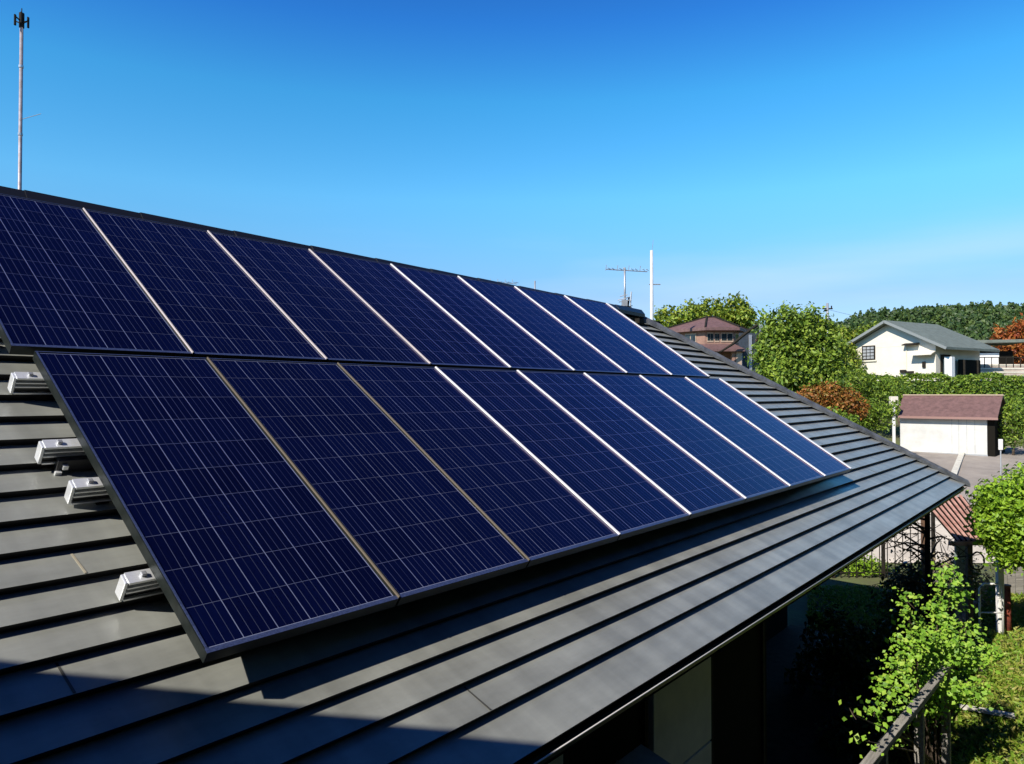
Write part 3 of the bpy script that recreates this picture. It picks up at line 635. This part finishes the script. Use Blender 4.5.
# awning, lamp and hose reel on the gable wall
MB().hull8([(4.3,-.4,zE-.05),(5.3,-.4,zE-.05),(5.3,-.003,zE+.05),(4.3,-.003,zE+.05),(4.3,-.4,zE+.02),(5.3,-.4,zE+.02),(5.3,-.003,zE+.12),(4.3,-.003,zE+.12)]).build('canopy', M['dark'], t)
MB().hull8([(4.9,-.6,zE-.75),(6.4,-.6,zE-.75),(6.4,-.003,zE-.5),(4.9,-.003,zE-.5),(4.9,-.6,zE-.69),(6.4,-.6,zE-.69),(6.4,-.003,zE-.44),(4.9,-.003,zE-.44)]).build('canopy', M['cream'], t)
MB().tube([(4.4,-.04,zE-1.7),(4.4,-.04,zE-.05)],.025,6).build('pipe', M['pale'], t)
mb = MB(); mb.box(4.0,4.4,-.15,-.003,zE-1.85,zE-1.65).box(4.45,4.9,-.12,-.003,zE-1.95,zE-1.75); mb.build('meter_cluster', M['dark'], t)
MB().box(5.5,5.7,-.1,-.003,zE-1.55,zE-1.15).build('wall_lamp', M['dark'], t)
# entrance at the right corner: dark doorway, white pier, dark porch
f = MB().box(WD+.003,WD+.06,.5,1.6,zE-2.8,zE-.7).build('door', M['dark'], t); MB().box(WD+.061,WD+.08,.7,1.3,zE-2.2,zE-1.0).build('pane', M['glass'], f)
MB().box(WD+.5,WD+.95,.1,.45,0,zE-.9).build('porch_pier', M['white'], t)
MB().box(WD+.2,WD+.3,2.2,DP-.5,0,zE-1.0).build('porch_screen', M['darkwall'], t)
for y in (1.6,3.2): MB().box(WD+.85,WD+.95,y,y+.1,0,zE-1.05).build('porch_post', M['dark'], t)
# annex to the right
t2 = thing('annex', W(55,(973-512)/F_PX*55,gz(55)-.1), 'small pale annex under a flat eave at the right of the cream house', 'shed', rz=ROT-.3)
k = F_PX/55
MB().box(-.9,2.6,0,2.5,0,(YC-350)/k-gz(55)).build('wall', M['darkwall'], t2); MB().box(.2,1.7,-.06,-.003,.3,(YC-352)/k-gz(55)).build('door', M['white'], t2)
MB().box(-1.6,3.1,-1.0,2.8,(YC-344)/k-gz(55)+.1,(YC-341)/k-gz(55)+.1).build('roof', M['greyroof'], t2, bevel=.02)
MB().box(.55,.85,-.09,-.062,1.3,2.2).build('door_pane', M['glass'], t2)
# stone terraces with rail
D = 49; k = F_PX/D
t = thing('terrace_wall', W(D,(992-512)/k,gz(D)-.3), 'stepped beige stone terrace wall right of the cream house', 'retaining wall', rz=ROT)
for i in range(4):
    z1 = (YC-(375-4.2*i))/k-gz(D)+.3; MB().box(-2.1,4.2,i*.9,i*.9+3,0,z1).build('step', M['stone'], t, bevel=.03)
    MB().box(-2.12,4.2,i*.9-.03,i*.9-.003,z1-.1,z1-.04).build('step_edge', M['pale'], t)
t = thing('railing', W(51,(992-512)/F_PX*51,(YC-365)/F_PX*51), 'low dark railing along the top of the stone terrace', 'railing', rz=ROT)
MB().box(-2,4,0,.05,.5,.56).build('top_rail', M['dark'], t)
for x in np.arange(-2,4.01,.5): MB().box(x,x+.04,.0,.05,-.6,.5).build('post', M['dark'], t)

# ------------------------------------------------------------------ white garage
pL = W(36,(899.5-512)/F_PX*36,0); pR = W(33.3,(997-512)/F_PX*33.3,0); v = pR-pL; Lg = v.length; az_ = math.atan2(v.y,v.x); gB = gz(34.5)-.02
t = thing('garage', Vector((pL.x,pL.y,gB)), 'low white garage with dull brown roof beside the road', 'garage', rz=az_)
zW = (YC-416.5)/F_PX*35-gB; zR = (YC-395.5)/F_PX*35.5-gB
mb = MB(); mb.poly([(0,0,0),(Lg-.4,0,0),(Lg-.4,0,zW+.15),(0,0,zW+.15)]); mb.poly([(Lg-.4,0,0),(Lg-.4,3,0),(Lg-.4,3,zW+.15),(Lg-.4,1.2,zR-.12),(Lg-.4,0,zW+.15)]); mb.poly([(0,3,0),(0,0,0),(0,0,zW+.15),(0,1.2,zR-.12),(0,3,zW+.15)]); mb.poly([(Lg-.4,3,0),(0,3,0),(0,3,zW+.15),(Lg-.4,3,zW+.15)])
mb.build('wall', mat('white_stained',(.60,.60,.57),.6,col2=(.47,.47,.45),vscale=1.5), t)
MB().box(-.02,Lg-.38,-.02,-.003,0,.07).build('wall_base', M['grey'], t)
mb = MB(); slab((-.12,-.28,zW),(Lg+.05,-.28,zW),(Lg+.05,1.2,zR),(-.12,1.2,zR),.07); slab((-.12,1.204,zR),(Lg+.05,1.204,zR),(Lg+.05,3.2,zW+.1),(-.12,3.2,zW+.1),.07); rf = mb.build('roof', M['brown'], t)
MB().box(-.14,Lg+.07,-.32,-.283,zW-.1,zW+.01).build('gutter', mat('pinkish_gutter',(.26,.15,.13),.5), rf)
MB().box(-.14,Lg+.08,1.14,1.26,zR+.002,zR+.05).build('ridge_cap', mat('pale_cap',(.45,.34,.26),.6), rf)
for x in (Lg*.55,Lg*.62,Lg*.70,Lg*.78): MB().box(x,x+.015,-.012,-.003,.1,zW+.1).build('door_seam', M['grey'], t)
MB().box(Lg-.38,Lg-.1,.02,2.6,0,zW+.1).build('side_shade', M['darkwall'], t)  # near-black block stands in for shade at the right end
# meter box on a post beside the garage
q = W(35.5,(893.5-512)/F_PX*35.5,gz(35.5)); t = thing('meter_box', q, 'cream meter box on a white post with a side pipe, left of the garage', 'meter box', rz=ROT)
zc = (YC-401)/F_PX*35.5-gz(35.5)
MB().box(-.17,.17,-.12,.12,zc-.22,zc+.22).build('box', M['cream'], t, bevel=.02); MB().box(-.05,.05,-.05,.05,0,zc-.22).build('post', M['white'], t)
MB().tube([(-1.05,0,zc-.55),(.0,0,zc-.5)],.04,6).build('pipe', M['white'], t); MB().box(.02,.12,-.14,-.122,zc-.12,zc+.05).build('dial', M['dark'], t)
q = W(29,(1000-512)/F_PX*29,gz(29)); t = thing('bollard', q, 'thin white topped post at the right side of the road', 'bollard', rz=ROT)
MB().tube([(0,0,0),(0,0,1.35)],.025,8).build('pole', M['grey'], t); MB().box(-.07,.07,-.04,.04,1.0,1.42).build('marker', M['white'], t, bevel=.01)
# flat stones and pots near the road edge
for k,(px,py,D,s,lab) in enumerate(((845,418,30,.35,'pale rock under the russet bush'),(872,425,30,.45,'flat pale rock beyond the roof hip'),(884,432,29,.3,'small pale rock left of the garage'))):
    bpy_m = MB(); n0 = 9
    for ring in range(4):
        pass
    z_ = gz(D); pts = []
    for i in range(5):
        for j in range(9):
            a = j/9*6.283; f = math.sin(math.pi*i/4*.98+.03); rr = s*f*random.uniform(.8,1.2); pts.append((math.cos(a)*rr*1.3, math.sin(a)*rr, s*.8*(1-i/4)-.03))
    bpy_m.v = pts
    for i in range(4):
        for j in range(9): bpy_m.f.append((i*9+j,(i+1)*9+j,(i+1)*9+(j+1)%9,i*9+(j+1)%9)); bpy_m.m.append(0)
    o = bpy_m.build('rock', M['rock'], smooth=True); o.location = W(D,(px-512)/F_PX*D,z_); tag(o, lab, 'rock', 'rocks beyond the hip ridge')

# ------------------------------------------------------------------ trees and hedges, far to near
def at(px, D): return W(D,(px-512)/F_PX*D,gz(D))
def ll(pts, px0, D):     # lumps given as (px, py, r px) at depth D
    k = F_PX/D; out = []
    for q in pts:
        y_ = (q[3] if len(q) > 3 else 0)/k; d_ = D+y_
        out.append(((q[0]-512)/F_PX*d_-(px0-512)/F_PX*D, y_, (YC-q[1])/F_PX*d_-gz(D), q[2]/k))
    return out
tree('tree', at(705,60), 'yellow green tree crown behind the brown roof', 'tree',
     ll([(668,322,13),(690,316,13),(712,312,14),(733,310,12),(742,318,12),(655,330,8),(700,330,16),(725,330,16)],705,60), L_yg, 900, 12, .22, .15, .25)
tree('tree', at(803,34), 'tall bright green tree left of the cream house', 'tree',
     ll([(781,328,15),(803,329,16),(776,355,20),(800,352,22),(826,350,15),(790,382,24,-10),(818,380,22,-10),(834,366,11),(770,380,14),(805,402,22),(785,405,20),(831,395,14),(786,314,6),(797,317,5),(812,316,7),(822,324,6),(770,335,7),(765,352,6)],803,34), L_gr, 2100, 14, .17, .095, .2, shell=.3)
tree('tree', at(1014,66), 'russet orange round tree at the right edge beyond the terrace', 'tree',
     ll([(1012,342,14),(1026,338,15),(1002,348,9),(1040,345,14),(1018,356,12)],1014,66), L_or, 520, 10, .22, .15, .2)
for px,D,pts,lab,lm in ((838,52,[(835,346,9),(845,352,9),(850,362,10),(838,368,10)],'light green shrub between the big tree and cream house',L_yg),
     (880,110,[(862,336,7),(873,332,7),(884,331,6),(850,341,8),(868,341,8)],'pale green shrubs on the slope behind the cream roof',L_yg),
     (835,110,[(833,335,7),(842,335,6),(846,342,7),(828,340,7)],'pale green shrub right of the distant utility pole',L_yg)):
    tree('shrub', at(px,D), lab, 'shrub', ll(pts,px,D), lm, 320, 9, .16*D/50, .1*D/50, .1, group='pale shrubs on the far slope')
tree('shrub', at(832,31), 'wide russet bush just beyond the hip ridge', 'shrub',
     ll([(810,401,13),(828,398,14),(846,402,13),(858,408,9),(800,408,8),(835,410,12,-6)],832,31), L_rd, 900, 10, .09, .06, .07)
for px,D,pts,lab in ((850,33,[(850,418,12),(866,412,12),(880,420,10),(890,410,8),(862,426,9)],'low green shrub right of the russet bush'),
                     (836,29,[(815,418,9),(832,420,10),(848,425,9)],'low green shrub in front of the russet bush'),
                     (905,38,[(878,398,12),(893,388,12),(870,388,12),(858,380,13)],'rounded green shrub joining the hedge left of the garage'),
                     (1012,34,[(1010,420,12),(1022,412,16),(1008,436,12),(1022,434,14),(1035,425,16)],'leafy green shrub at the right end of the garage')):
    tree('shrub', at(px,D), lab, 'shrub', ll(pts,px,D), L_he, 420, 10, .09, .06, .06, group='green shrubs round the garage')
# hedge
t = thing('hedge', W(42,23,gz(42)), 'long clipped green hedge in front of the cream house', 'hedge', rz=ROT)
n = 30000; hx = rng.uniform(-8.5,12,n); top = (YC-377)/F_PX*42-gz(42)+.10*np.sin(hx*1.7)+.07*np.sin(hx*4.1+1)
side = rng.random(n); hy = np.where(side < .55, rng.normal(0,.07,n), rng.uniform(0,1.3,n)); hzv = np.where(side < .55, rng.random(n)*top, top+rng.normal(0,.06,n))
Nn = np.where((side < .55)[:,None], np.array([0,-1,.3]), np.array([0,-.2,1]))+rng.normal(size=(n,3))*.6; Nn /= np.linalg.norm(Nn,axis=1,keepdims=True)
leaves('foliage', L_he, t, np.stack([hx,hy,hzv],1), Nn, .075)
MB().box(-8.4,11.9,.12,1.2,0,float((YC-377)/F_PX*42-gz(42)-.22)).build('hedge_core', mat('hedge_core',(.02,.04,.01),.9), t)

# ------------------------------------------------------------------ garden at the right
# lime round tree
tree('tree', at(1035,12), 'round lime green tree at the right edge beside the roof corner', 'tree',
     ll([(1035,500,34),(1010,508,28),(995,520,22),(1055,520,36),(1020,530,30),(1045,545,26),(1002,540,16)],1035,12), L_li, 2600, 12, .06, .036, .06, bark='darkbark', shell=.55)
# rusty shelter
D = 13; k = F_PX/D; q = W(13.35,(958-512)/F_PX*13.35,gz(13.35)); g0 = gz(D)
t = thing('garden_shelter', q, 'small open garden shelter with rusty slatted roof beside the lime tree', 'shelter', rz=ROT)
lx = lambda px: (px-962)/k; lzz = lambda py: (YC-py)/k-g0
c = [(lx(948),-.35,lzz(541)),(lx(988),-.35,lzz(541)),(lx(986),.55,lzz(503)),(lx(938),.55,lzz(503))]
n_ = 8
M['pinkrust'] = mat('pink_rust',(.50,.30,.25),.8,col2=(.32,.15,.12),vscale=9)
rfm = MB(); rfm.hull8([Vector(p_)-Vector((0,0,.05)) for p_ in c]+[Vector(p_)-Vector((0,0,.03)) for p_ in c]); sr = rfm.build('roof', M['darkwall'], t)
for i in range(n_):
    f = (i+.3)/n_; a = Vector(c[0]).lerp(Vector(c[1]),f); b = Vector(c[3]).lerp(Vector(c[2]),f); MB().bar(a,b,.045,.018).build('slat', M['pinkrust'], sr)
MB().box(lx(985.5),lx(991.5),-.42,-.34,0,lzz(538)).build('post', M['white'], t, bevel=.006)
MB().box(lx(957),lx(962),-.38,-.3,0,lzz(545)).build('post', M['brownwood'], t)
MB().box(lx(938),lx(941),.45,.5,0,lzz(510)).build('post', M['brownwood'], t)
MB().box(lx(940),lx(986),-.36,-.32,lzz(546),lzz(542)).build('beam', M['pinkrust'], t)
MB().box(lx(968),lx(985),.3,.34,0,lzz(548)).build('back_sheet', mat('greenish_sheet',(.20,.25,.23),.5,var=.3,vscale=8), t)
# white tube frame under it
t = thing('tube_frame', W(13.3,(972-512)/F_PX*13.3,gz(13.3)), 'white bent tube frame standing under the rusty shelter', 'frame', rz=ROT)
k2 = F_PX/12.8; h1 = (YC-584)/k2-gz(12.8)
MB().tube([(-.22,-.5,0),(-.22,-.5,h1-.08),(-.15,-.5,h1),(.12,-.5,h1),(.18,-.5,h1-.08),(.18,-.5,0)],.018,8).build('tube', M['white'], t, smooth=True)
MB().tube([(-.22,-.5,h1*.45),(.18,-.5,h1*.45)],.014,8).build('tube', M['white'], t, smooth=True)
t = thing('rusty_post', W(13.3,(994-512)/F_PX*13.3,gz(13.3)), 'short rust red post behind the white shelter post', 'post', rz=ROT)
hpx = (YC-588)/F_PX*12.9-gz(12.9)
MB().tube([(0,-.3,0),(0,-.3,hpx)],[.06,.05],10).build('pipe', M['redrust'], t, smooth=True); MB().tube([(0,-.3,hpx),(0,-.3,hpx+.03)],.062,10).build('cap', M['rust'], t)
# curled wire/rope hanging in the shelter
t = thing('hose', W(12.9,(975-512)/F_PX*12.9,(YC-560)/F_PX*12.9), 'dark looped garden hose hanging from the shelter beam', 'hose', rz=ROT)
MB().tube([(math.cos(a)*.13*(1+.1*math.sin(3*a)),.03*math.sin(2*a),math.sin(a)*.15) for a in np.linspace(0,11,50)],.014,6).build('coil', M['dark'], t, smooth=True)
# bar fence behind the carport
D = 16.2; t = thing('bar_fence', at(900,D), 'dark thin bar fence in front of the pale yard', 'fence', rz=ROT); k = F_PX/D
for i,x in enumerate(np.arange(-1.5,.75,.17)): MB().tube([(x,0,0),(x,0,1.15)],.011,5).build('bar', M['dark'], t)
for z in (.12,1.1): MB().tube([(-1.55,0,z),(.75,0,z)],.014,6).build('rail', M['dark'], t)
for x in (-1.5,-.4,.7): MB().box(x-.03,x+.03,-.03,.03,0,1.5).build('post', M['dark'], t)
# bare dark tree
t = thing('bare_tree', at(927,12.6), 'thin dark bare tree with crossing branches below the roof corner', 'tree', rz=ROT)
mb = MB(); mb.tube([(0,0,-.1),(.02,0,.8),(-.02,0,1.5),(0,0,2.2)],[.07,.06,.05,.03],8); mb.build('trunk', M['darkbark'], t, smooth=True)
mb = MB()
for i in range(26):
    z = random.uniform(.5,2.1); a = random.uniform(0,6.28); l = random.uniform(.4,.95); e = Vector((math.cos(a)*l,math.sin(a)*l*.6,z+random.uniform(-.3,.45))); m_ = Vector((0,0,z)).lerp(e,.5)+Vector((0,0,.08))
    mb.tube([(0,0,z),m_,e],[.022,.014,.006],5)
    for j in range(4):
        s_ = m_.lerp(e,random.random()); mb.tube([s_, s_+Vector((random.uniform(-.3,.3),random.uniform(-.2,.2),random.uniform(-.2,.3)))],[.008,.004],4)
mb.build('branches', M['darkbark'], t)
P_, N_ = lump_points([(0,0,1.2,.7),(-.4,0,.8,.5),(.4,0,1.0,.4)], 160, 4, .06); leaves('leaves', L_dk, t, P_, N_, .035)
# rocks / rubble pile behind the vine
for i,(px,D,s) in enumerate(((948,14.0,.28),(955,13.6,.22),(942,14.6,.33),(960,14.3,.25),(950,15.2,.35),(934,15.3,.26))):
    m_ = MB(); pts = []
    for a_ in range(6):
        for j in range(10):
            a = j/10*6.283; f = math.sin(math.pi*a_/5*.96+.06); rr = s*f*random.uniform(.8,1.2); pts.append((math.cos(a)*rr*1.2, math.sin(a)*rr, s*1.1*(1-a_/5)-.04))
    m_.v = pts
    for a_ in range(5):
        for j in range(10): m_.f.append((a_*10+j,(a_+1)*10+j,(a_+1)*10+(j+1)%10,a_*10+(j+1)%10)); m_.m.append(0)
    o = m_.build('rock', M['rock']); o.location = at(px,D)
    tag(o, ['pale rock nearest the shelter front post','small pale rock in front of the shelter','large pale rock left of the shelter','pale rock under the shelter roof','largest pale rock behind the shelter','pale rock beside the bare tree'][i], 'rock', 'pale rocks between bare tree and shelter')
for i,(px,D,pts) in enumerate(((950,14.6,[(945,565,12),(955,575,12),(940,585,11)]),(972,14.4,[(968,570,10),(978,580,10),(970,600,10)]),(935,13.6,[(932,590,10),(940,600,10),(945,610,9)]))):
    tree('shrub', at(px,D), ['dry tan shrub left of the shelter','dry tan shrub behind the white tube frame','dry tan shrub at the foot of the bare tree'][i], 'shrub', ll(pts,px,D), L_dry, 150, 7, .07, .03, .03, group='dry shrubs round the shelter', shell=.2)
# timber fence right
D = 15.0; t = thing('board_fence', at(1015,D), 'shaded grey upright board fence below the lime tree', 'fence', rz=ROT)
pl = MB()
for i,x in enumerate(np.arange(-.35,3.2,.16)): MB().box(x,x+.145,-.012+.006*(i%2),.02,0,1.35+.03*math.sin(i*2.1)).build('board', M['wood'], t)
MB().box(-.38,3.2,.022,.06,.95,1.03).build('rail', M['wood'], t)
# bright ground-cover bushes
tree('shrub', at(858,16.6), 'sunlit bright green low shrub seen below the eave', 'shrub', ll([(840,572,16),(856,570,17),(872,574,16),(884,584,12),(862,584,14),(848,586,12)],858,16.6), L_li, 700, 10, .05, .035, .04)
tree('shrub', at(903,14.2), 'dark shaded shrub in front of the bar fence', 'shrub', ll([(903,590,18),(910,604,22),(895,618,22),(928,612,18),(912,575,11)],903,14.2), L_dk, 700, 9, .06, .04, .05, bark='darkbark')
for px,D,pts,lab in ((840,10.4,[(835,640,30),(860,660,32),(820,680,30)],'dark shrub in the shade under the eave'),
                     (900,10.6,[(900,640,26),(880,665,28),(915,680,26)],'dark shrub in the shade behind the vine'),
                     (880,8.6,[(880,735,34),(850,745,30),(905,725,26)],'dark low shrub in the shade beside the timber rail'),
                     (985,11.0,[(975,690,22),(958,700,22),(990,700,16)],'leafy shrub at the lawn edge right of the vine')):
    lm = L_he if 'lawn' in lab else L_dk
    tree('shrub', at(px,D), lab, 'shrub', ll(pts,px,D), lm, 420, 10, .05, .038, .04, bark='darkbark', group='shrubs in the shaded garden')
# vine: sprawling shrub with large bright leaves
D0 = 8.1; k = F_PX/D0; t = thing('leafy_vine', at(915,D0), 'sprawling climbing shrub with large bright leaves over the timber rail', 'shrub', rz=ROT)
vl = [(942,575,12,0),(948,595,13,.1),(938,612,15,0),(945,640,18,-.1),(925,650,17,-.1),(905,645,15,0),(960,655,16,0),(915,675,18,-.2),(935,680,18,-.2),(895,668,13,-.1),(885,690,13,-.2),(955,690,15,-.1),(975,660,12,.1),(925,705,13,-.2),(900,712,10,-.3),(872,708,9,-.3),(912,625,11,.1),(905,600,9,.1),(965,625,11,.2),(893,735,6,-.3),(862,738,6,-.3),(850,712,6,-.3),(940,715,8,-.2),(975,690,12,0),(990,650,10,.1)]
lum = []
for x,y,r,y_ in vl:       # the plant leans out past the eave into the sun
    d_ = min(D0+y_-.15, 1.56/(sy-cy*(x-512)/F_PX)); lum.append(((x-512)/F_PX*d_-(915-512)/F_PX*D0, d_-D0, (YC-y)/F_PX*d_-gz(D0), r/F_PX*d_))
P_, N_ = lump_points(lum, 720, 5, .05, shell=.1)
N_ = N_*.6+np.array([-.5,-.5,.6]); N_ /= np.linalg.norm(N_,axis=1,keepdims=True); leaves('leaves', L_vi, t, P_, N_, .0225, aspect=.7, fold=.18)
mb = MB()
for l in lum:
    e = Vector(l[:3]); b_ = Vector((random.uniform(-.1,.35),random.uniform(-.1,.1),0)); m_ = b_.lerp(e,.5)+Vector((random.uniform(-.08,.08),0,.12)); mb.tube([b_,m_,e],[.012,.009,.004],5)
    for q in range(3): mb.tube([e, e+Vector([random.uniform(-1,1)*l[3] for _ in range(3)])],[.004,.002],4)
mb.build('stems', M['bark'], t)
# timber handrail in front of the porch
t = thing('handrail', (5.2,1.49,-4.2), 'weathered grey timber handrail running towards the vine', 'handrail')
MB().bar((0,.06,1.30),(4.0,-.12,1.30),.08,.06).build('top_rail', M['wood'], t, bevel=.006)
for x in (.2,1.5,2.75,3.9): MB().box(x-.04,x+.04,.03-.04*x-.0,.11-.04*x,0,1.26).build('post', M['wood'], t, bevel=.004)
t = thing('timber_offcut', W(9.6,6.15,-4.12), 'short pale timber board lying on the lawn', 'board', rz=ROT-.5)
MB().box(-.3,.3,-.05,.05,0,.035).build('board', M['kerb'], t)
# green lawn mound + grass
n = 60000; gD = rng.uniform(6.5,15.5,n); gR = rng.uniform(.40,.86,n)*gD; patch = np.sin(gD*3.1+gR*1.7)+np.sin(gR*4.3-gD)
keep = rng.random(n) < (.35+.3*patch/2+.25); gD, gR = gD[keep], gR[keep]
pos = np.stack([cy*gD+sy*gR, sy*gD-cy*gR, np.full(len(gD),0.)],1); pos[:,2] = [gz(d)+.03 for d in gD]
ok = ~((pos[:,0] > 6.6)&(pos[:,0] < 13.45)&(pos[:,1] > 2.15)); pos = pos[ok]
t_ = rng.normal(size=(len(pos),3))*.8+np.array([0,0,.25]); t_ /= np.linalg.norm(t_,axis=1,keepdims=True)
o = leaves('grass', L_gs, None, pos+np.array([0,0,.02]), t_, .055, aspect=.3, fold=.3); o['kind'] = 'stuff'; tag(o, 'green and yellowish grass of the garden lawn', 'grass')
o['category'] = 'grass'
